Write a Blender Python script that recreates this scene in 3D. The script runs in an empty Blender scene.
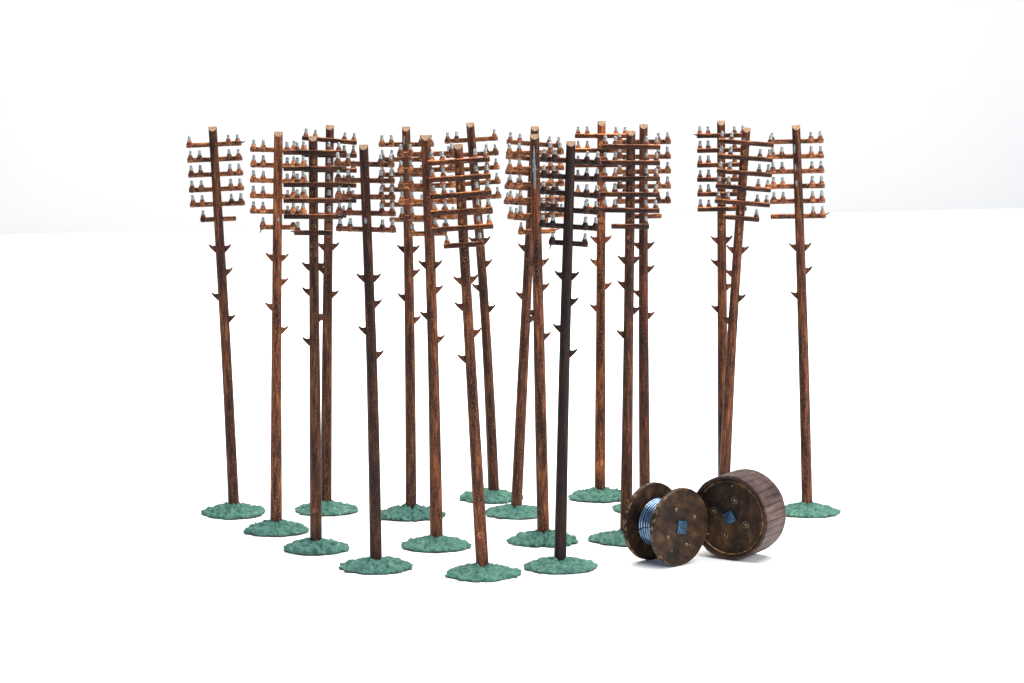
import bpy, bmesh, math, random
from mathutils import Vector, Matrix, noise

scene = bpy.context.scene
C = scene.collection
PI = math.pi

# ------------------------------------------------------------------ camera
cam_data = bpy.data.cameras.new("camera")
cam = bpy.data.objects.new("camera", cam_data)
C.objects.link(cam)
cam.location = (0.0, 0.0, 1.4007)
cam.rotation_euler = (math.radians(90 - 8.1), 0.0, 0.0)
cam_data.sensor_width = 36.0
cam_data.lens = 36.0 * 2640.6 / 1024.0
cam_data.clip_start = 0.05
cam_data.clip_end = 400.0
scene.camera = cam
scene.render.resolution_x, scene.render.resolution_y = 1024, 683

# ------------------------------------------------------------------ light
world = bpy.data.worlds.new("World")
scene.world = world
world.use_nodes = True
bg = world.node_tree.nodes["Background"]
bg.inputs["Color"].default_value = (0.50, 0.72, 1.0, 1.0)
bg.inputs["Strength"].default_value = 0.42


def softbox(name, loc, aim, sx, sy, power, col):
    d = bpy.data.lights.new(name, "AREA")
    d.shape = "RECTANGLE"
    d.size, d.size_y, d.energy, d.color = sx, sy, power, col
    o = bpy.data.objects.new(name, d)
    C.objects.link(o)
    o.location = loc
    o.rotation_euler = (Vector(aim) - Vector(loc)).to_track_quat("-Z", "Y").to_euler()
    return o


softbox("overhead_softbox", (0.5, 7.3, 4.6), (0.1, 6.6, 0.0), 6.4, 5.4, 690, (1.0, 0.955, 0.91))
softbox("side_softbox", (4.2, 4.2, 2.2), (0.1, 6.5, 0.5), 1.6, 1.8, 150, (1.0, 0.97, 0.94))
softbox("backdrop_softbox", (3.4, 10.0, 3.0), (2.5, 15.0, 0.0), 11.0, 1.4, 400, (1.0, 0.975, 0.945))

scene.view_settings.view_transform = "Standard"
scene.view_settings.look = "None"
scene.view_settings.exposure = 0.0
scene.view_settings.gamma = 1.0

scene.render.engine = "CYCLES"
scene.cycles.max_bounces = 6


# ------------------------------------------------------------------ materials
def new_mat(name):
    m = bpy.data.materials.new(name)
    m.use_nodes = True
    nt = m.node_tree
    return m, nt, nt.nodes["Principled BSDF"]


def node(nt, kind, **kw):
    n = nt.nodes.new(kind)
    for k, v in kw.items():
        setattr(n, k, v)
    return n


def ramp(nt, fac, stops):
    r = node(nt, "ShaderNodeValToRGB")
    e = r.color_ramp.elements
    e[0].position, e[0].color = stops[0][0], (*stops[0][1], 1)
    e[1].position, e[1].color = stops[-1][0], (*stops[-1][1], 1)
    for p, c in stops[1:-1]:
        x = e.new(p)
        x.color = (*c, 1)
    nt.links.new(fac, r.inputs["Fac"])
    return r.outputs["Color"]


def coords(nt, scale, jitter=True):
    tc = node(nt, "ShaderNodeTexCoord")
    out = tc.outputs["Object"]
    if jitter:
        oi = node(nt, "ShaderNodeObjectInfo")
        mul = node(nt, "ShaderNodeMath", operation="MULTIPLY")
        mul.inputs[1].default_value = 37.0
        nt.links.new(oi.outputs["Random"], mul.inputs[0])
        add = node(nt, "ShaderNodeVectorMath", operation="ADD")
        nt.links.new(out, add.inputs[0])
        nt.links.new(mul.outputs[0], add.inputs[1])
        out = add.outputs[0]
    mp = node(nt, "ShaderNodeVectorMath", operation="MULTIPLY")
    mp.inputs[1].default_value = scale
    nt.links.new(out, mp.inputs[0])
    return mp.outputs[0]


def noise_tex(nt, vec, scale, detail=4.0, rough=0.6):
    n = node(nt, "ShaderNodeTexNoise")
    n.inputs["Scale"].default_value = scale
    n.inputs["Detail"].default_value = detail
    n.inputs["Roughness"].default_value = rough
    nt.links.new(vec, n.inputs["Vector"])
    return n.outputs["Fac"]


def mix(nt, a, b, fac, blend="MIX"):
    m = node(nt, "ShaderNodeMix", data_type="RGBA", blend_type=blend)
    for s, v in ((0, fac), (6, a), (7, b)):
        if hasattr(v, "is_output"):
            nt.links.new(v, m.inputs[s])
        else:
            m.inputs[s].default_value = v if s == 0 else (*v, 1)
    return m.outputs[2]


def bump(nt, bsdf, height, strength, dist):
    b = node(nt, "ShaderNodeBump")
    b.inputs["Strength"].default_value = strength
    b.inputs["Distance"].default_value = dist
    nt.links.new(height, b.inputs["Height"])
    nt.links.new(b.outputs["Normal"], bsdf.inputs["Normal"])


def painted_wood(name, axis, gain=1.0):
    """brown painted plastic with a streaky dry-brushed grain running along one axis"""
    m, nt, b = new_mat(name)
    st = (1, 1, 0.10) if axis == "z" else (0.16, 1, 1)
    vec = coords(nt, st)
    streak = noise_tex(nt, vec, 200.0, 5.0, 0.7)
    broad = noise_tex(nt, coords(nt, (1, 1, 0.12) if axis == "z" else (0.3, 1, 1)), 55.0, 2.0, 0.5)
    speck = noise_tex(nt, coords(nt, (1, 1, 0.6)), 420.0, 3.0, 0.7)
    base = ramp(nt, streak, [(0.34, (0.010, 0.004, 0.004)), (0.46, (0.048, 0.0125, 0.007)),
                             (0.58, (0.115, 0.042, 0.017)), (0.74, (0.290, 0.128, 0.050))])
    wash = ramp(nt, broad, [(0.36, (0.22, 0.19, 0.22)), (0.50, (0.85, 0.83, 0.82)), (0.66, (1.5, 1.42, 1.3))])
    c = mix(nt, base, wash, 1.0, "MULTIPLY")
    sp = ramp(nt, speck, [(0.56, (0, 0, 0)), (0.70, (1, 1, 1))])
    c = mix(nt, c, (0.42, 0.195, 0.075), mix(nt, (0, 0, 0), sp, 0.60))
    c = mix(nt, c, (gain, gain * (1.12 if gain > 1.5 else 1.0), gain * (1.1 if gain > 1.5 else 0.96)), 1.0, "MULTIPLY")
    dk = ramp(nt, speck, [(0.28, (1, 1, 1)), (0.40, (0, 0, 0))])
    c = mix(nt, c, (0.016, 0.007, 0.006), mix(nt, (0, 0, 0), dk, 0.5))
    oi = node(nt, "ShaderNodeObjectInfo")
    c = mix(nt, c, oi.outputs["Color"], 1.0, "MULTIPLY")
    nt.links.new(c, b.inputs["Base Color"])
    b.inputs["Roughness"].default_value = 0.5
    b.inputs["Specular IOR Level"].default_value = 0.22
    bump(nt, b, streak, 0.5, 0.002)
    return m


M = {}
M["mast"] = painted_wood("brown_mast_paint", "z", 1.12)
M["mark"] = painted_wood("dry_brushed_mast_paint", "z", 2.2)
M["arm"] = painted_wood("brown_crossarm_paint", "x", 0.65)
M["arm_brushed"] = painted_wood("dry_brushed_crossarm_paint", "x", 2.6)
M["arm_top_lit"] = painted_wood("top_lit_crossarm_paint", "x", 5.0)

m, nt, b = new_mat("bare_cut_wood")
f = noise_tex(nt, coords(nt, (1, 1, 1)), 260.0, 3.0)
c = ramp(nt, f, [(0.30, (0.14, 0.065, 0.028)), (0.5, (0.30, 0.17, 0.085)), (0.72, (0.42, 0.27, 0.15))])
nt.links.new(c, b.inputs["Base Color"])
b.inputs["Roughness"].default_value = 0.7
M["cut"] = m

m, nt, b = new_mat("painted_insulator")
f = noise_tex(nt, coords(nt, (1, 1, 1)), 330.0, 3.0, 0.7)
c = ramp(nt, f, [(0.38, (0.03, 0.034, 0.036)), (0.46, (0.19, 0.21, 0.205)), (0.60, (0.50, 0.53, 0.51))])
nt.links.new(c, b.inputs["Base Color"])
b.inputs["Roughness"].default_value = 0.3
M["insulator"] = m

m, nt, b = new_mat("silver_paint")
f = noise_tex(nt, coords(nt, (1, 1, 1)), 300.0, 3.0)
c = ramp(nt, f, [(0.35, (0.20, 0.28, 0.30)), (0.65, (0.60, 0.70, 0.72))])
nt.links.new(c, b.inputs["Base Color"])
b.inputs["Roughness"].default_value = 0.35
b.inputs["Metallic"].default_value = 0.2
M["silver"] = m

# rough green paint on the moulded earth, worn to brown plastic in spots along the rim
m, nt, b = new_mat("green_base_paint")
v = coords(nt, (1, 1, 1))
f = noise_tex(nt, v, 75.0, 5.0, 0.65)
c = ramp(nt, f, [(0.30, (0.008, 0.055, 0.042)), (0.45, (0.032, 0.150, 0.108)),
                 (0.58, (0.060, 0.195, 0.145)), (0.76, (0.165, 0.330, 0.255))])
big = noise_tex(nt, v, 11.0, 2.0)
c = mix(nt, c, ramp(nt, big, [(0.3, (0.80, 0.86, 0.95)), (0.7, (1.15, 1.1, 1.0))]), 1.0, "MULTIPLY")
tc = node(nt, "ShaderNodeTexCoord")
sx = node(nt, "ShaderNodeSeparateXYZ")
nt.links.new(tc.outputs["Object"], sx.inputs[0])
mr = node(nt, "ShaderNodeMapRange")
mr.inputs["From Min"].default_value = 0.0015
mr.inputs["From Max"].default_value = 0.0065
mr.inputs["To Min"].default_value = 1.0
mr.inputs["To Max"].default_value = 0.0
nt.links.new(sx.outputs["Z"], mr.inputs["Value"])
worn = noise_tex(nt, v, 24.0, 3.0)
wm = node(nt, "ShaderNodeMath", operation="MULTIPLY")
nt.links.new(mr.outputs[0], wm.inputs[0])
nt.links.new(ramp(nt, worn, [(0.46, (0, 0, 0)), (0.56, (1, 1, 1))]), wm.inputs[1])
oi = node(nt, "ShaderNodeObjectInfo")
c = mix(nt, c, oi.outputs["Color"], 1.0, "MULTIPLY")
c = mix(nt, c, (0.05, 0.022, 0.014), wm.outputs[0])
nt.links.new(c, b.inputs["Base Color"])
b.inputs["Roughness"].default_value = 0.62
bump(nt, b, noise_tex(nt, v, 190.0, 4.0, 0.7), 0.8, 0.003)
M["green"] = m


def drum_wood(name, stops, scale, stretch, bumpd, patch=1.0):
    m, nt, b = new_mat(name)
    v = coords(nt, stretch, False)
    f = noise_tex(nt, v, scale, 5.0, 0.65)
    c = ramp(nt, f, stops)
    f2 = noise_tex(nt, coords(nt, (1, 1, 1), False), 16.0, 3.0)
    c = mix(nt, c, ramp(nt, f2, [(0.36, (0.35, 0.36, 0.42)), (0.62, (1.75, 1.55, 1.30))]), patch, "MULTIPLY")
    nt.links.new(c, b.inputs["Base Color"])
    b.inputs["Roughness"].default_value = 0.55
    b.inputs["Specular IOR Level"].default_value = 0.15
    bump(nt, b, f, 0.5, bumpd)
    return m, nt, b, c


M["flange"], nt, b, c = drum_wood("dark_flange_paint", [(0.30, (0.008, 0.005, 0.004)), (0.50, (0.026, 0.015, 0.009)),
                                                        (0.66, (0.050, 0.028, 0.014)), (0.82, (0.13, 0.078, 0.042))],
                                  70.0, (0.35, 1, 1), 0.002)
# chipped rim: bare tan plastic shows in spots close to the outer edge (radius about the local y axis)
tc = node(nt, "ShaderNodeTexCoord")
flat = node(nt, "ShaderNodeVectorMath", operation="MULTIPLY")
flat.inputs[1].default_value = (1, 0, 1)
ln = node(nt, "ShaderNodeVectorMath", operation="LENGTH")
nt.links.new(tc.outputs["Object"], flat.inputs[0])
nt.links.new(flat.outputs[0], ln.inputs[0])
mr = node(nt, "ShaderNodeMapRange")
mr.inputs["From Min"].default_value = 0.0825
mr.inputs["From Max"].default_value = 0.0915
nt.links.new(ln.outputs["Value"], mr.inputs["Value"])
chip = noise_tex(nt, coords(nt, (1, 1, 1), False), 95.0, 4.0, 0.7)
ad = node(nt, "ShaderNodeMath", operation="MULTIPLY")
nt.links.new(mr.outputs[0], ad.inputs[0])
nt.links.new(chip, ad.inputs[1])
msk = ramp(nt, ad.outputs[0], [(0.50, (0, 0, 0)), (0.60, (1, 1, 1))])
c2 = mix(nt, c, (0.17, 0.105, 0.058), msk)
nt.links.new(c2, b.inputs["Base Color"])

M["drum_face"] = drum_wood("dark_drum_face_paint", [(0.30, (0.007, 0.005, 0.004)), (0.50, (0.024, 0.014, 0.008)),
                                                    (0.68, (0.055, 0.029, 0.014)), (0.85, (0.14, 0.08, 0.04))],
                           60.0, (1, 1, 0.5), 0.002)[0]
M["lip"] = drum_wood("worn_lip_paint", [(0.30, (0.02, 0.012, 0.008)), (0.46, (0.12, 0.072, 0.038)), (0.70, (0.32, 0.21, 0.12))],
                     80.0, (1, 1, 1), 0.001)[0]
M["lagging"] = drum_wood("grey_brown_lagging_paint", [(0.28, (0.030, 0.019, 0.017)), (0.48, (0.072, 0.046, 0.042)),
                                                      (0.64, (0.105, 0.072, 0.066)), (0.82, (0.19, 0.135, 0.115))],
                         120.0, (1, 0.12, 1), 0.002, 0.45)[0]

m, nt, b = new_mat("blue_steel_wire")
f = noise_tex(nt, coords(nt, (1, 1, 1), False), 60.0, 3.0)
nt.links.new(ramp(nt, f, [(0.3, (0.10, 0.175, 0.30)), (0.7, (0.30, 0.42, 0.56))]), b.inputs["Base Color"])
b.inputs["Metallic"].default_value = 0.85
b.inputs["Roughness"].default_value = 0.25
M["wire"] = m

m, nt, b = new_mat("blue_hub_steel")
f = noise_tex(nt, coords(nt, (1, 1, 1), False), 170.0, 4.0, 0.7)
nt.links.new(ramp(nt, f, [(0.38, (0.010, 0.028, 0.060)), (0.54, (0.022, 0.065, 0.120)), (0.74, (0.10, 0.19, 0.27))]),
             b.inputs["Base Color"])
b.inputs["Metallic"].default_value = 0.4
b.inputs["Roughness"].default_value = 0.4
M["hub"] = m

m, nt, b = new_mat("worn_bolt_metal")
f = noise_tex(nt, coords(nt, (1, 1, 1), False), 220.0, 3.0, 0.7)
nt.links.new(ramp(nt, f, [(0.36, (0.03, 0.02, 0.012)), (0.50, (0.15, 0.10, 0.055)), (0.70, (0.36, 0.28, 0.19))]),
             b.inputs["Base Color"])
b.inputs["Roughness"].default_value = 0.45
b.inputs["Metallic"].default_value = 0.3
M["bolt"] = m

m, nt, b = new_mat("white_paper")
f = noise_tex(nt, coords(nt, (1, 1, 1), False), 3.0, 4.0)
nt.links.new(ramp(nt, f, [(0.3, (0.925, 0.925, 0.925)), (0.7, (0.945, 0.945, 0.945))]), b.inputs["Base Color"])
b.inputs["Roughness"].default_value = 0.85
b.inputs["Specular IOR Level"].default_value = 0.1
M["paper"] = m
m, nt, b = new_mat("pale_backdrop_paper")
f = noise_tex(nt, coords(nt, (1, 1, 1), False), 0.6, 3.0)
nt.links.new(ramp(nt, f, [(0.3, (0.588, 0.583, 0.575)), (0.7, (0.596, 0.591, 0.583))]), b.inputs["Base Color"])
b.inputs["Roughness"].default_value = 0.9
b.inputs["Specular IOR Level"].default_value = 0.1
M["backdrop"] = m


# ------------------------------------------------------------------ mesh helpers
def mesh_from(name, bm, mats, smooth=None):
    bmesh.ops.recalc_face_normals(bm, faces=bm.faces[:])
    me = bpy.data.meshes.new(name)
    bm.to_mesh(me)
    bm.free()
    for mt in mats:
        me.materials.append(mt)
    if smooth is not None:
        me.polygons.foreach_set("use_smooth", [True] * len(me.polygons))
        me.set_sharp_from_angle(angle=math.radians(smooth))
    return me


def link(name, me, parent=None):
    o = bpy.data.objects.new(name, me)
    C.objects.link(o)
    if parent:
        o.parent = parent
    return o


def box(bm, x0, x1, y0, y1, z0, z1, bev=0.0, mat=0):
    r = bmesh.ops.create_cube(bm, size=1.0, matrix=Matrix.Translation(((x0 + x1) / 2, (y0 + y1) / 2, (z0 + z1) / 2))
                              @ Matrix.Diagonal((x1 - x0, y1 - y0, z1 - z0, 1)))
    vs = r["verts"]
    if bev:
        es = list({e for v in vs for e in v.link_edges})
        bmesh.ops.bevel(bm, geom=es, offset=bev, segments=2, affect="EDGES", profile=0.5)
    return vs


def lathe(bm, prof, n=20, M4=Matrix(), mat=0, cap0=True, cap1=True):
    """profile [(r, h)] turned about local z, placed by M4"""
    rings = []
    for r, h in prof:
        rings.append([bm.verts.new(M4 @ Vector((r * math.cos(2 * PI * k / n), r * math.sin(2 * PI * k / n), h))) for k in range(n)])
    fs = []
    for a, c in zip(rings, rings[1:]):
        for k in range(n):
            fs.append(bm.faces.new((a[k], a[(k + 1) % n], c[(k + 1) % n], c[k])))
    if cap0:
        fs.append(bm.faces.new(rings[0][::-1]))
    if cap1:
        fs.append(bm.faces.new(rings[-1]))
    for f_ in fs:
        f_.material_index = mat
    return rings


def along_y(x, y, z, toward=-1):
    """matrix that turns the lathe axis (local z) to -y or +y at a point"""
    return Matrix.Translation((x, y, z)) @ Matrix.Rotation(PI / 2 if toward < 0 else -PI / 2, 4, "X")


# ------------------------------------------------------------------ setting
def seam_y(x):
    return 14.58 + 0.275 * x


bm = bmesh.new()
xs = [-40 + 4 * k for k in range(21)]
front = [bm.verts.new((x, -6.0, 0)) for x in xs]
back = [bm.verts.new((x, seam_y(x), 0)) for x in xs]
for k in range(20):
    bm.faces.new((front[k], front[k + 1], back[k + 1], back[k]))
floor = link("tabletop", mesh_from("tabletop", bm, [M["paper"]]))
floor["kind"] = "structure"
floor["label"] = "bright white paper surface under all the models"
floor["category"] = "surface"

bm = bmesh.new()
prev = None
prof = [(0.0, -0.03), (0.004, 0.4), (0.03, 3.0), (0.24, 24.0)]
for dy, z in prof:
    row = [bm.verts.new((x, seam_y(x) + dy, z)) for x in xs]
    if prev:
        for k in range(20):
            bm.faces.new((prev[k], prev[k + 1], row[k + 1], row[k]))
    prev = row
wall = link("backdrop", mesh_from("backdrop", bm, [M["backdrop"]], 60))
wall["kind"] = "structure"
wall["label"] = "pale off-white paper backdrop behind the models"
wall["category"] = "backdrop"

# ------------------------------------------------------------------ telegraph pole meshes
R_TOP, R_BOT = 0.0106, 0.0146
ARM_Z = [1.0 - 0.0408 - 0.0379 * k for k in range(5)] + [0.7690]


def r_at(z):
    return R_BOT + (R_TOP - R_BOT) * z


def mast_mesh(seed, thick=1.0, bend=0.0):
    """round tapered shaft with a roof-cut tan top and moulded ring marks on the crossarm side (+y)"""
    rnd = random.Random(seed)
    bm = bmesh.new()
    n = 24
    zs = [0.004, 0.10, 0.22, 0.34, 0.46, 0.58, 0.70, 0.82, 0.92]
    ph = rnd.uniform(0, 6)
    rings = []
    for z in zs:
        r = r_at(z) * thick * (1 + 0.025 * math.sin(7 * z + ph))
        ox = bend * math.sin(PI * z)
        rings.append([bm.verts.new((ox + r * math.cos(2 * PI * k / n), r * math.sin(2 * PI * k / n), z)) for k in range(n)])
    r = R_TOP * thick
    top = []
    for k in range(n):
        x, y = r * math.cos(2 * PI * k / n), r * math.sin(2 * PI * k / n)
        top.append(bm.verts.new((x, y, 1.0 - abs(y) * 1.12)))
    rings.append(top)
    for a, c in zip(rings, rings[1:]):
        for k in range(n):
            bm.faces.new((a[k], a[(k + 1) % n], c[(k + 1) % n], c[k]))
    bm.faces.new(rings[0][::-1])
    f1 = bm.faces.new([top[k] for k in range(0, n // 2 + 1)])
    f2 = bm.faces.new([top[k % n] for k in range(n // 2, n + 1)])
    f1.material_index = f2.material_index = 1
    # ring marks
    for z in [ARM_Z[k] - 0.0196 for k in range(5)] + [0.742, 0.722, 0.10]:
        rr = r_at(z) * thick
        Mx = along_y(0, rr - 0.004, z + rnd.uniform(-0.002, 0.002), 1)
        lathe(bm, [(0.0074, 0.0), (0.0074, 0.0046), (0.0066, 0.0054), (0.0056, 0.0054), (0.0050, 0.0044), (0.0018, 0.0042)], 16, Mx, 2)
    return mesh_from("mast", bm, [M["mast"], M["cut"], M["mark"]], 40)


_arm_cache = {}
OUT, INN = 0.0610, 0.0374


def arm_mesh(half, z, bosses, spur=None, cutl=0.0):
    """crossarm on the +y side of the mast; bosses = x offsets that carry an insulator peg on the mast side"""
    key = (half, round(z, 4), tuple(bosses), spur, cutl)
    if key in _arm_cache:
        return _arm_cache[key]
    bm = bmesh.new()
    y0 = r_at(z) - 0.0035
    hh = 0.0060
    box(bm, -half + cutl, half, y0, y0 + 0.0095, z - hh, z + hh, 0.0020)
    bm.normal_update()
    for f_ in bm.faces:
        # upward faces dry-brushed palest, painting in top light; peg side brushed more than back
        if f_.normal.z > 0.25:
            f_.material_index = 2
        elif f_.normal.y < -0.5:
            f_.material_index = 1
    for x in bosses:
        # barrel-shaped socket facing the mast side, with a neck that carries the insulator
        lathe(bm, [(0.0054, -0.0076), (0.0074, -0.0064), (0.0083, -0.0015), (0.0083, 0.002)], 14,
              Matrix.Translation((x, y0, z + 0.0016)) @ Matrix.Rotation(-PI / 2, 4, "X"), 1)
        lathe(bm, [(0.0078, 0.0), (0.0070, 0.007), (0.0054, 0.0110), (0.0046, 0.0132)], 14,
              Matrix.Translation((x, y0 - 0.0010, z)), 1)
    if spur:
        sx, dx, dz = spur
        a = Vector((sx, y0 + 0.003, z + (0.002 if dz >= 0 else -0.003)))
        d = Vector((dx, 0, dz))
        q = d.to_track_quat("Z", "Y").to_matrix().to_4x4()
        lathe(bm, [(0.0024, 0.0), (0.0016, d.length * 0.5), (0.0007, d.length)], 8, Matrix.Translation(a) @ q)
    me = mesh_from("crossarm", bm, [M["arm"], M["arm_brushed"], M["arm_top_lit"]], 35)
    _arm_cache[key] = me
    return me


def insulator_mesh():
    bm = bmesh.new()
    lathe(bm, [(0.0046, 0.0), (0.0049, 0.0008), (0.0049, 0.0040), (0.0039, 0.0050), (0.0039, 0.0080), (0.0044, 0.0088),
               (0.0042, 0.0112), (0.0032, 0.0132), (0.0018, 0.0142)], 18)
    return mesh_from("insulator", bm, [M["insulator"]], 50)


def step_mesh(side, z):
    """thorn-shaped climbing step: flat top that turns up to a point, wedge underneath"""
    bm = bmesh.new()
    r = r_at(z) - 0.003
    prof = [(0.0, -0.0006), (0.0115, -0.0008), (0.0160, 0.0020), (0.0184, 0.0038), (0.0200, 0.0012), (0.0156, -0.0056), (0.0045, -0.0168), (0.0, -0.0178)]
    loops = []
    for s in (-1, 1):
        loop = []
        for x, h in prof:
            w = 0.0060 * (1 - 0.65 * min(1, x / 0.0204))
            loop.append(bm.verts.new((side * (r + x), s * w, z + h)))
        loops.append(loop)
    n = len(prof)
    bm.faces.new(loops[0])
    bm.faces.new(loops[1][::-1])
    for k in range(n):
        bm.faces.new((loops[0][k], loops[0][(k + 1) % n], loops[1][(k + 1) % n], loops[1][k]))
    return mesh_from("climbing_step", bm, [M["mast"]])


def base_mesh(seed, R=0.083, hmax=0.032, ox=0.0, oy=0.0, flat=0.0):
    """lumpy moulded earth disc: low dome, ragged rim, radial ripples"""
    rnd = random.Random(seed)
    off = Vector((rnd.uniform(-50, 50), rnd.uniform(-50, 50), rnd.uniform(-50, 50)))
    bm = bmesh.new()
    n, rings = 120, 26
    rim_k, relief = rnd.uniform(0.7, 1.7), rnd.uniform(0.65, 1.05)
    hmax *= rnd.uniform(0.90, 1.05)
    lob = [(rnd.choice((2, 3, 5, 7, 9, 12)), rnd.uniform(0, 6.28), rnd.uniform(0.3, 1)) for _ in range(5)]

    def rim(a):
        v = sum(w * math.sin(k * a + p) / (k ** 0.5) for k, p, w in lob)
        v = 0.040 * v + 0.085 * noise.noise(Vector((3.2 * math.cos(a), 3.2 * math.sin(a), 0)) + off)
        v += 0.085 * noise.noise(Vector((11 * math.cos(a), 11 * math.sin(a), 4)) + off)
        return R * (1 + v * rim_k)

    def hgt(x, y, t):
        dome = hmax * (0.21 + 0.79 * (1 - t ** 0.95))
        dome += 0.004 * max(0.0, 1 - t / 0.28)
        if t > 0.9:
            dome *= 1 - 0.35 * ((t - 0.9) / 0.1) ** 2
        p = Vector((x, y, 0))
        a = math.atan2(y, x)
        rid = 1 - abs(noise.noise(Vector((a * 3.6 * (0.4 + t), t * 3.0, 0)) + off)) * 2
        l1 = noise.noise(p * 62 + off)
        l2 = 1 - 2 * abs(noise.noise(p * 130 + off * 1.3))
        l3 = noise.noise(p * 260 + off * 0.7)
        k = min(1.0, t / 0.22)
        return dome + k * relief * (0.0036 * rid * t + 0.0064 * l1 + 0.0056 * l2 + 0.0022 * l3 - 0.0026)

    top0 = hmax + 0.004
    c0 = bm.verts.new((ox * 0.2, oy * 0.2, top0))
    prev = None
    for i in range(1, rings + 1):
        t = i / rings
        row = []
        for k in range(n):
            a = 2 * PI * k / n
            rr = rim(a) * t
            x, y = rr * math.cos(a), 0.82 * rr * math.sin(a)
            row.append(bm.verts.new((x + ox, y + oy, max(0.0045, hgt(x, y, t)))))
        if prev is None:
            for k in range(n):
                bm.faces.new((c0, row[k], row[(k + 1) % n]))
        else:
            for k in range(n):
                bm.faces.new((prev[k], row[k], row[(k + 1) % n], prev[(k + 1) % n]))
        prev = row
    low = []
    for k in range(n):
        v = prev[k].co
        a = 2 * PI * k / n
        u = 0.958 + 0.03 * noise.noise(Vector((6 * math.cos(a), 6 * math.sin(a), 9)) + off)
        low.append(bm.verts.new((ox + (v.x - ox) * u, oy + (v.y - oy) * u, 0.0006)))
    for k in range(n):
        bm.faces.new((prev[k], low[k], low[(k + 1) % n], prev[(k + 1) % n]))
    bm.faces.new(low[::-1])
    return mesh_from("base", bm, [M["green"]], 55)


def smear_mesh(z0, z1, x, w, seed):
    """a raised dab of silver paint on the near (-y) face of a mast"""
    rnd = random.Random(seed)
    bm = bmesh.new()
    n, mrows = 6, max(4, int((z1 - z0) / 0.006))
    grid = []
    for i in range(mrows + 1):
        t = i / mrows
        z = z0 + (z1 - z0) * t
        ww = w * math.sin(PI * min(0.97, max(0.03, t))) ** 0.5 * (1 + rnd.uniform(-0.25, 0.25))
        xc = x + rnd.uniform(-0.15, 0.15) * w
        row = []
        for k in range(n + 1):
            s = k / n * 2 - 1
            xx = xc + s * ww
            rr = r_at(z) * 1.0
            rr = rr * 1.03 + 0.0009 * (1 - s * s)
            xx = max(-rr * 0.97, min(rr * 0.97, xx))
            row.append(bm.verts.new((xx, -math.sqrt(rr * rr - xx * xx), z)))
        grid.append(row)
    for a, c in zip(grid, grid[1:]):
        for k in range(n):
            bm.faces.new((a[k], a[k + 1], c[k + 1], c[k]))
    bmesh.ops.solidify(bm, geom=bm.faces[:], thickness=0.0012)
    return mesh_from("paint_dab", bm, [M["silver"]], 60)


INS = insulator_mesh()
STEPS = {}


def put_step(parent, side, z, rot, col):
    k = (side, z)
    if k not in STEPS:
        STEPS[k] = step_mesh(side, z)
    o = link("climbing_step", STEPS[k], parent)
    o.matrix_local = rot
    o.color = col


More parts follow.
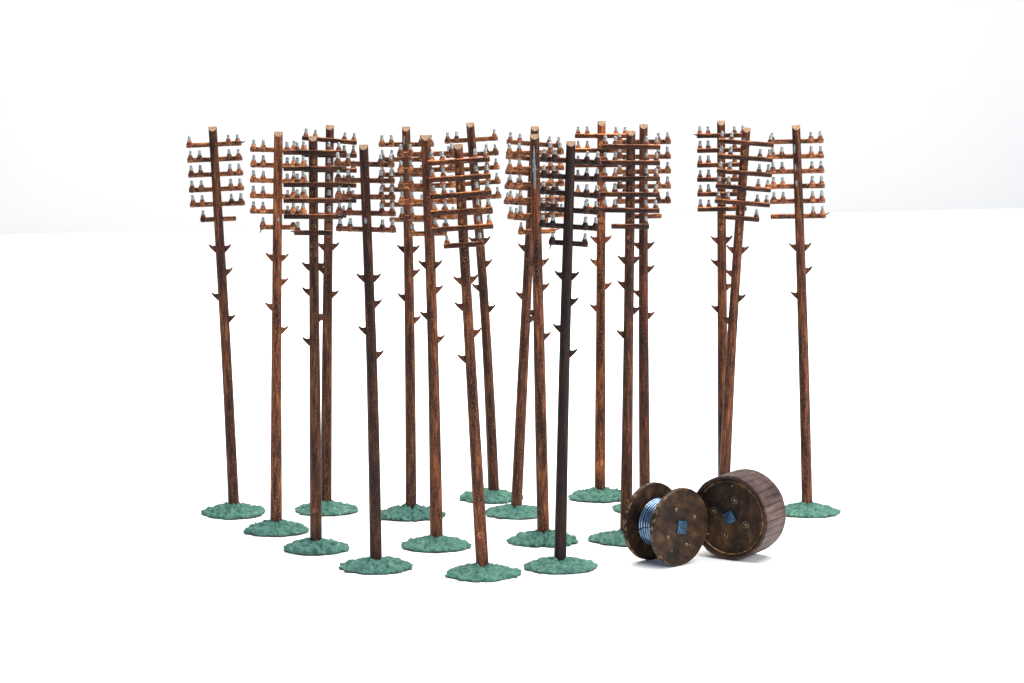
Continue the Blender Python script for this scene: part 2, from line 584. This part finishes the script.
def make_pole(num, x, y, lean, size, label, turned=False, tint=(1, 1, 1), roll=0.0, yaw=0.0, bend=0.0, reach=1.0, lift=0.0, gone=(), bare=(), arms=6,
              long_sixth=False, sixth=(-1, 1), sixth_ins=None, spurs={}, tilt_arm=None, steps=5, dabs=(), thick=1.0, green=(1, 1, 1),
              R=0.083, ox=0.0, oy=0.0, sixth_cut=0.0):
    """gone: (arm, x sign * 1 inner / 2 outer) with peg and insulator both missing, in the pole's own left/right"""
    root = bpy.data.objects.new("telegraph_pole", None)
    C.objects.link(root)
    root.empty_display_size = 0.05
    root.location = (x, y, 0)
    root.scale = (size,) * 3
    root["label"] = label
    root["category"] = "telegraph pole"
    root["group"] = "model telegraph poles on green bases"
    turn = PI if turned else 0.0
    rot = Matrix.Rotation(math.atan(lean), 4, "Y") @ Matrix.Rotation(turn + yaw, 4, "Z")
    col = (*tint, 1)
    lb = (-bend if turned else bend) / 390.0
    mast = link("mast", mast_mesh(100 + num, thick, lb), root)
    mast.matrix_local = rot
    mast.color = col
    bs = link("base", base_mesh(200 + num, R=R, ox=ox, oy=oy), root)
    bs.color = (*green, 1)
    rnd = random.Random(num)
    for k in range(arms):
        z = ARM_Z[k] + (0.0028 if turned else -0.0052) + lift
        short = k == 5 and not long_sixth
        half = (0.0455 if short else 0.0700) * reach
        offs = [-INN, INN] if short else [-OUT, -INN, INN, OUT]
        if k == 5 and not short:
            offs = [-OUT, -INN, INN, OUT]
        offs = [o_ * reach for o_ in offs]
        code = {round(-OUT, 6): -2, round(-INN, 6): -1, round(INN, 6): 1, round(OUT, 6): 2}
        pegs, tops = [], []
        for o_ in offs:
            cd = code[round(o_ / reach, 6)]
            if (k, cd) in gone:
                continue
            pegs.append(o_)
            if (k, cd) not in bare:
                tops.append(o_)
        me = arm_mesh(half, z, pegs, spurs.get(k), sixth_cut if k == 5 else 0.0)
        r_ = (roll if not turned else -roll) + rnd.uniform(-0.008, 0.008)
        if tilt_arm and tilt_arm[0] == k:
            r_ += tilt_arm[1] if not turned else -tilt_arm[1]
        piv = Matrix.Translation((0, 0, z)) @ Matrix.Rotation(r_, 4, "Y") @ Matrix.Rotation(rnd.uniform(-0.03, 0.03), 4, "Z") @ Matrix.Translation((0, 0, -z))
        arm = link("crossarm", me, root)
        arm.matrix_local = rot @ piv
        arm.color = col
        y0 = r_at(z) - 0.0035
        for o_ in tops:
            i_ = link("insulator", INS, arm)
            i_.location = (o_, y0 - 0.001, z + 0.0120)
            i_.rotation_euler = (rnd.uniform(-0.06, 0.06), rnd.uniform(-0.07, 0.07), rnd.uniform(0, 6))
            s_ = rnd.uniform(0.86, 1.0)
            i_.scale = (s_, s_, s_)
    for k, (sd, z) in enumerate([(-1, 0.698), (1, 0.697), (1, 0.637), (-1, 0.575), (1, 0.517)][:steps]):
        put_step(root, sd, z, rot @ Matrix.Translation((lb * math.sin(PI * z), 0, 0)), col)
    for (z0, z1, xx, w) in dabs:
        d = link("paint_dab", smear_mesh(z0, z1, xx, w, num), root)
        d.matrix_local = Matrix.Rotation(math.atan(lean), 4, "Y")
    return root


make_pole(1, -0.7163, 6.6776, -0.0400, 0.9995, "brown telegraph pole at the far left, leaning outward, one peg missing from its top crossarm", bend=1.1,
          gone={(0, -1), (5, 1)}, spurs={0: (0.0685, 0.012, 0.001)}, tint=(0.85, 0.80, 0.82))
make_pole(2, -0.5895, 6.4668, 0.0183, 0.9993, "orange-brown telegraph pole second from the left, silver fleck just above its lowest crossarm", bend=-0.7,
          tint=(1.75, 1.65, 1.5), bare={(5, 1)}, spurs={5: (-0.040, -0.006, -0.012)}, dabs=[(0.780, 0.789, 0.001, 0.0032)], R=0.080)
make_pole(3, -0.4742, 6.2573, 0.0031, 1.0015, "dark brown telegraph pole, third base from the left, plain crossarm backs facing forward",
          turned=True, tint=(0.72, 0.70, 0.70), gone={(5, -1)}, spurs={5: (0.0445, 0.010, 0.0015)}, R=0.078)
make_pole(4, -0.4820, 6.7162, 0.0198, 1.0004, "telegraph pole mostly hidden behind another at the left, its top crossarm sloping down rightward", bend=-0.7,
          turned=True, tint=(0.85, 0.8, 0.78), tilt_arm=(0, 0.065))
make_pole(5, -0.3190, 6.0606, -0.0218, 0.9948, "dark purplish-brown telegraph pole with only five crossarms, frontmost on the left side", bend=1.6,
          arms=5, roll=0.045, tint=(0.62, 0.55, 0.62), dabs=[(0.818, 0.832, 0.000, 0.0034)], R=0.084)
make_pole(6, -0.2593, 6.6521, -0.0073, 1.0003, "telegraph pole with silver fleck below its cut top and a bare short lowest crossarm", bend=1.0,
          gone={(5, -1), (5, 1)}, tint=(0.85, 0.82, 0.80), dabs=[(0.955, 0.978, -0.005, 0.0022)], green=(0.85, 0.88, 0.9))
make_pole(7, -0.1836, 6.2913, -0.0222, 1.0020, "warm brown telegraph pole just left of the frontmost one, pegged crossarms behind its shaft", bend=1.6,
          tint=(1.20, 1.10, 1.0), gone={(0, 1)}, thick=1.06)
make_pole(8, -0.0672, 5.9872, -0.0551, 1.0022, "orange-brown telegraph pole nearest the viewer, leaning left, plain crossarm backs facing forward",
          turned=True, tint=(1.25, 1.10, 0.95), roll=-0.015)
make_pole(9, -0.0477, 6.8750, -0.0616, 0.9991, "rear telegraph pole leaning left behind the frontmost one, insulator missing at its top right", bend=2.8,
          tint=(0.9, 0.85, 0.82), gone={(0, 1)}, ox=-0.010)
make_pole(10, 0.0103, 6.6776, 0.0478, 1.0011, "telegraph pole leaning right, crossing behind the one with the long silver paint streak",
          tint=(0.85, 0.82, 0.82), roll=0.03)
make_pole(11, 0.0773, 6.3488, -0.0232, 1.0008, "brown telegraph pole with a long pale silver paint streak down its upper shaft",
          tint=(1.25, 1.15, 1.05), roll=-0.01, gone={(5, 1)}, spurs={5: (0.044, 0.012, 0.003)}, thick=1.06,
          dabs=[(0.868, 0.972, -0.0025, 0.0036)])
make_pole(12, 0.1126, 6.0606, 0.0227, 1.0029, "almost black telegraph pole, the darkest in the group, standing near the front", bend=-0.8,
          tint=(0.135, 0.125, 0.155), roll=0.050, spurs={5: (-0.0395, -0.003, -0.014)})
make_pole(13, 0.2337, 6.8885, -0.0006, 1.0003, "bright orange-brown telegraph pole at the very back, right of the black one",
          turned=True, tint=(1.75, 1.50, 1.15))
make_pole(14, 0.2802, 6.3604, 0.0060, 1.0082, "dark brown telegraph pole directly behind the open cable reel, crossarm backs facing forward",
          turned=True, tint=(0.68, 0.66, 0.68), gone={(5, 1)})
make_pole(15, 0.3453, 6.7292, -0.0107, 1.0020, "reddish brown telegraph pole behind the open reel, pegged crossarms, right of a darker pole", bend=-0.7,
          tint=(0.82, 0.70, 0.70), gone={(5, -1), (5, 1)})
make_pole(16, 0.5596, 6.8615, -0.0174, 1.0033, "nearly upright telegraph pole with six long crossarms, rear of two behind the closed drum",
          turned=True, long_sixth=True, reach=0.91, tint=(1.0, 0.92, 0.85), spurs={0: (0.0625, 0.010, 0.002)})
make_pole(17, 0.5417, 6.6521, 0.0483, 0.9989, "telegraph pole leaning right, front one of two behind the closed cable drum", roll=0.03, bend=-1.8,
          turned=True, tint=(0.95, 0.88, 0.85), gone={(5, 1), (0, -1)}, dabs=[(0.955, 0.975, -0.005, 0.003), (0.876, 0.890, -0.008, 0.003)])
make_pole(18, 0.7628, 6.6904, -0.0443, 1.0027, "telegraph pole at the far right with three silver flecks down its left edge", roll=0.025, lift=0.004, bend=0.9,
          long_sixth=True, tint=(1.05, 0.95, 0.92), gone={(0, -1), (5, -1), (5, -2)}, steps=4,
          spurs={5: (0.066, 0.014, 0.006)}, R=0.080,
          dabs=[(0.928, 0.952, -0.0065, 0.0022), (0.884, 0.902, -0.0055, 0.0022), (0.846, 0.862, -0.0045, 0.0024)])


# ------------------------------------------------------------------ open cable reel
def bolt_mesh(big):
    """washer ring, dished centre and a worn nut; faces local +z"""
    bm = bmesh.new()
    q = 1.0
    if not big:
        lathe(bm, [(0.0046, -0.001), (0.0046, 0.0008), (0.0036, 0.0022), (0.0018, 0.0028)], 14, Matrix(), 1)
        return mesh_from("bolt", bm, [M["drum_face"], M["bolt"]], 50)
    lathe(bm, [(0.0088 * q, -0.001), (0.0088 * q, 0.0010), (0.0050 * q, 0.0006)], 20, Matrix(), 0)
    lathe(bm, [(0.0088 * q, 0.0004), (0.0086 * q, 0.0018), (0.0076 * q, 0.0018), (0.0073 * q, 0.0004)], 20, Matrix(), 1, False, False)
    lathe(bm, [(0.0040 * q, 0.0), (0.0039 * q, 0.0026), (0.0026 * q, 0.0034)], 6, Matrix(), 1)
    return mesh_from("bolt", bm, [M["drum_face"], M["bolt"]], 40)


def hub_mesh(s, holes):
    """square steel axle plate with a centre bore and small rivets; faces -y"""
    bm = bmesh.new()
    box(bm, -s, s, -0.0045, 0.003, -s, s, 0.0012)
    lathe(bm, [(0.0048, 0.0), (0.0048, 0.0020), (0.0034, 0.0022), (0.0028, 0.0006), (0.0010, 0.0006)], 16, along_y(0, -0.0040, 0))
    for sx_ in (-1, 1):
        for sz_ in (-1, 1):
            lathe(bm, [(0.0019, 0), (0.0017, 0.0009), (0.0008, 0.0013)], 10, along_y(sx_ * s * 0.68, -0.0044, sz_ * s * 0.68))
    return mesh_from("axle_plate", bm, [M["hub"]], 35)


def flange_mesh(R, t, seed):
    """round plank flange with a slightly nibbled edge; axis along y, centred on y = 0"""
    bm = bmesh.new()
    n = 96
    rnd = random.Random(seed)
    off = Vector((seed, seed * 2.0, 0))
    prof = [(0.30, -t / 2), (0.70, -t / 2), (0.955, -t / 2), (0.990, -t / 2 + 0.0007), (1.0, -t / 2 + 0.0024), (1.0, t / 2 - 0.0024),
            (0.990, t / 2 - 0.0007), (0.955, t / 2), (0.70, t / 2), (0.30, t / 2)]
    rings = []
    for q, y in prof:
        row = []
        for k in range(n):
            a = 2 * PI * k / n
            w = 0.006 * noise.noise(Vector((10 * math.cos(a), 10 * math.sin(a), y * 120)) + off) * (1 if q > 0.98 else 0)
            r = R * (q + min(0, w))
            row.append(bm.verts.new((r * math.cos(a), y, r * math.sin(a))))
        rings.append(row)
    for a_, c_ in zip(rings, rings[1:]):
        for k in range(n):
            bm.faces.new((a_[k], a_[(k + 1) % n], c_[(k + 1) % n], c_[k]))
    bm.faces.new(rings[0])
    bm.faces.new(rings[-1][::-1])
    return mesh_from("flange", bm, [M["flange"]], 30)


REEL_R, REEL_L, FT = 0.0928, 0.1035, 0.0130
A = math.radians(42.5)
reel = bpy.data.objects.new("cable_reel", None)
C.objects.link(reel)
reel.empty_display_size = 0.05
nrm = Vector((math.sin(A), -math.cos(A), 0))
contact = Vector((0.3978, 6.0867, 0.0))           # under the near flange's outer face
mid = contact - nrm * (REEL_L / 2)
reel.location = mid
reel.rotation_euler = (0, 0, A)
reel["label"] = "open cable reel of dark wood with blue steel wire wound between its two flanges"
reel["category"] = "cable reel"
zc = REEL_R + 0.0004
fr = link("flange", flange_mesh(REEL_R, FT, 3), reel)
fr.location = (0, -REEL_L / 2 + FT / 2, zc)
fr.rotation_euler = (0, 0.5, 0)
bk = link("flange", flange_mesh(REEL_R, FT, 8), reel)
bk.location = (0, REEL_L / 2 - FT / 2, zc)
bk.rotation_euler = (0, 2.1, 0)

# wire: one helix of nine spaced turns wound on a dark core
inner = REEL_L - 2 * FT
bm = bmesh.new()
lathe(bm, [(0.0505, -inner / 2 - 0.001), (0.0505, inner / 2 + 0.001)], 64, Matrix.Rotation(-PI / 2, 4, "X"))
core = link("core", mesh_from("core", bm, [M["drum_face"]], 40), reel)
core.location = (0, 0, zc)
bm = bmesh.new()
turns, n, wr = 9, 72, 0.00305
pitch = (inner - 2 * wr) / turns
prev = None
for i in range(turns * n + 1):
    a = 2 * PI * i / n
    y = -inner / 2 + wr + pitch * i / n
    wob = 0.0005 * noise.noise(Vector((a * 0.8, 3.1, 0)))
    ring = []
    for j in range(8):
        t = 2 * PI * j / 8
        r = 0.0545 + wob + wr * math.cos(t)
        ring.append(bm.verts.new((r * math.cos(a), y + wob + wr * math.sin(t), r * math.sin(a))))
    if prev:
        for j in range(8):
            bm.faces.new((prev[j], prev[(j + 1) % 8], ring[(j + 1) % 8], ring[j]))
    else:
        bm.faces.new(ring)
    prev = ring
bm.faces.new(prev[::-1])
coil = link("wire_coil", mesh_from("wire_coil", bm, [M["wire"]], 60), reel)
coil.location = (0, 0, zc)

# loose wire end lying across the turns and poked through the far flange
bm = bmesh.new()
pts = []
for i in range(15):
    t = i / 14
    a = math.radians(196 - 14 * math.sin(t * PI))
    r = 0.0590 - 0.001 * (1 - t)
    pts.append(Vector((r * math.cos(a), -inner / 2 + 0.004 + (inner - 0.005) * t, r * math.sin(a))))
rings = []
for i, p in enumerate(pts):
    d = (pts[min(i + 1, 14)] - pts[max(i - 1, 0)]).normalized()
    q = d.to_track_quat("Z", "Y").to_matrix()
    rings.append([bm.verts.new(p + q @ Vector((0.0017 * math.cos(j * PI / 4), 0.0017 * math.sin(j * PI / 4), 0))) for j in range(8)])
for a_, c_ in zip(rings, rings[1:]):
    for j in range(8):
        bm.faces.new((a_[j], a_[(j + 1) % 8], c_[(j + 1) % 8], c_[j]))
bm.faces.new(rings[0][::-1])
bm.faces.new(rings[-1])
we = link("wire_end", mesh_from("wire_end", bm, [M["wire"]], 60), reel)
we.location = (0, 0, zc)

hub = link("axle_plate", hub_mesh(0.0154, 4), reel)
hub.location = (0.0, -REEL_L / 2, zc)
hub.rotation_euler = (0, math.radians(9), 0)
small = bolt_mesh(False)
for k in range(4):
    a = math.radians(22 + 90 * k)
    o = link("bolt", small, reel)
    o.location = (0.048 * math.cos(a), -REEL_L / 2 + 0.0002, zc + 0.048 * math.sin(a))
    o.rotation_euler = (PI / 2, 0, 0)
for (bx, bz) in ((-0.032, -0.052), (0.028, -0.046)):
    o = link("bolt", small, reel)
    o.location = (bx, -REEL_L / 2 + 0.0002, zc + bz)
    o.rotation_euler = (PI / 2, 0, 0)
    o.scale = (0.55, 0.55, 0.8)

# ------------------------------------------------------------------ closed cable drum
DR, DL = 0.1022, 0.1015
B = math.radians(-31.5)
drum = bpy.data.objects.new("cable_drum", None)
C.objects.link(drum)
drum.empty_display_size = 0.05
nrm = Vector((math.sin(B), -math.cos(B), 0))
contact = Vector((0.5145, 6.1480, 0.0))
drum.location = contact - nrm * (DL / 2)
drum.rotation_euler = (0, 0, B)
drum["label"] = "closed cable drum covered with grey-brown wooden planks, standing beside the open reel"
drum["category"] = "cable drum"
zd = DR + 0.0003

bm = bmesh.new()
NP = 34
rnd = random.Random(5)
for k in range(NP):
    a0, a1 = 2 * PI * k / NP, 2 * PI * (k + 1) / NP
    gap = 0.0025
    ro = DR - rnd.uniform(0, 0.0008)
    ri = DR - 0.0075
    e0, e1 = -DL / 2 + rnd.uniform(0, 0.0010), DL / 2 - rnd.uniform(0, 0.0010)
    v = []
    for y in (e0, e1):
        for (r, a) in ((ri, a0), (ro - 0.0012, a0 + gap), (ro, a0 + gap * 2.4), (ro, (a0 + a1) / 2), (ro, a1 - gap * 2.4), (ro - 0.0012, a1 - gap), (ri, a1)):
            v.append(bm.verts.new((r * math.cos(a), y, r * math.sin(a))))
    m_ = 7
    bm.faces.new(v[:m_][::-1])
    bm.faces.new(v[m_:])
    for j in range(m_):
        bm.faces.new((v[j], v[(j + 1) % m_], v[m_ + (j + 1) % m_], v[m_ + j]))
lag = link("plank_lagging", mesh_from("plank_lagging", bm, [M["lagging"]], 25), drum)
lag.location = (0, 0, zd)

bm = bmesh.new()
Mf = along_y(0, 0, 0)
lathe(bm, [(0.0965, -0.010), (0.0965, 0.0002), (0.0952, 0.0010), (0.0920, 0.0010), (0.0908, 0.0), (0.0908, -0.004)], 96, Mf, cap0=False, cap1=False)
rimo = link("outer_hoop", mesh_from("outer_hoop", bm, [M["drum_face"]], 30), drum)
rimo.location = (0, -DL / 2, zd)
for s, nm in ((-1, "front"), (1, "back")):
    bm = bmesh.new()
    Mf = along_y(0, 0, 0, s)
    lathe(bm, [(0.0912, -0.012), (0.0912, -0.0045), (0.0890, -0.0045), (0.0872, -0.0050), (0.0500, -0.0052), (0.0120, -0.0052)], 96, Mf, cap0=True)
    fl = link("flange", mesh_from("flange", bm, [M["drum_face"]], 30), drum)
    fl.location = (0, s * DL / 2, zd)
    bm = bmesh.new()
    lathe(bm, [(0.0892, -0.0060), (0.0892, -0.0026), (0.0882, -0.0020), (0.0870, -0.0024), (0.0864, -0.0060)], 96, Mf, cap0=False, cap1=False)
    lp = link("worn_lip", mesh_from("worn_lip", bm, [M["lip"]], 30), fl)
yf = -DL / 2 + 0.0050
hub = link("axle_plate", hub_mesh(0.0138, 4), drum)
hub.location = (0.0, yf, zd)
hub.rotation_euler = (0, math.radians(-31), 0)
big = bolt_mesh(True)
for k in range(4):
    a = math.radians(74 + 90 * k)
    o = link("bolt", big, drum)
    o.location = (0.0450 * math.cos(a), yf + 0.0004, zd + 0.0450 * math.sin(a))
    o.rotation_euler = (PI / 2, 0, 0)
for (bx, bz) in ((-0.058, -0.046), (0.005, 0.078)):
    o = link("bolt", small, drum)
    o.location = (bx, yf + 0.0004, zd + bz)
    o.rotation_euler = (PI / 2, 0, 0)
    o.scale = (0.6, 0.6, 0.8)
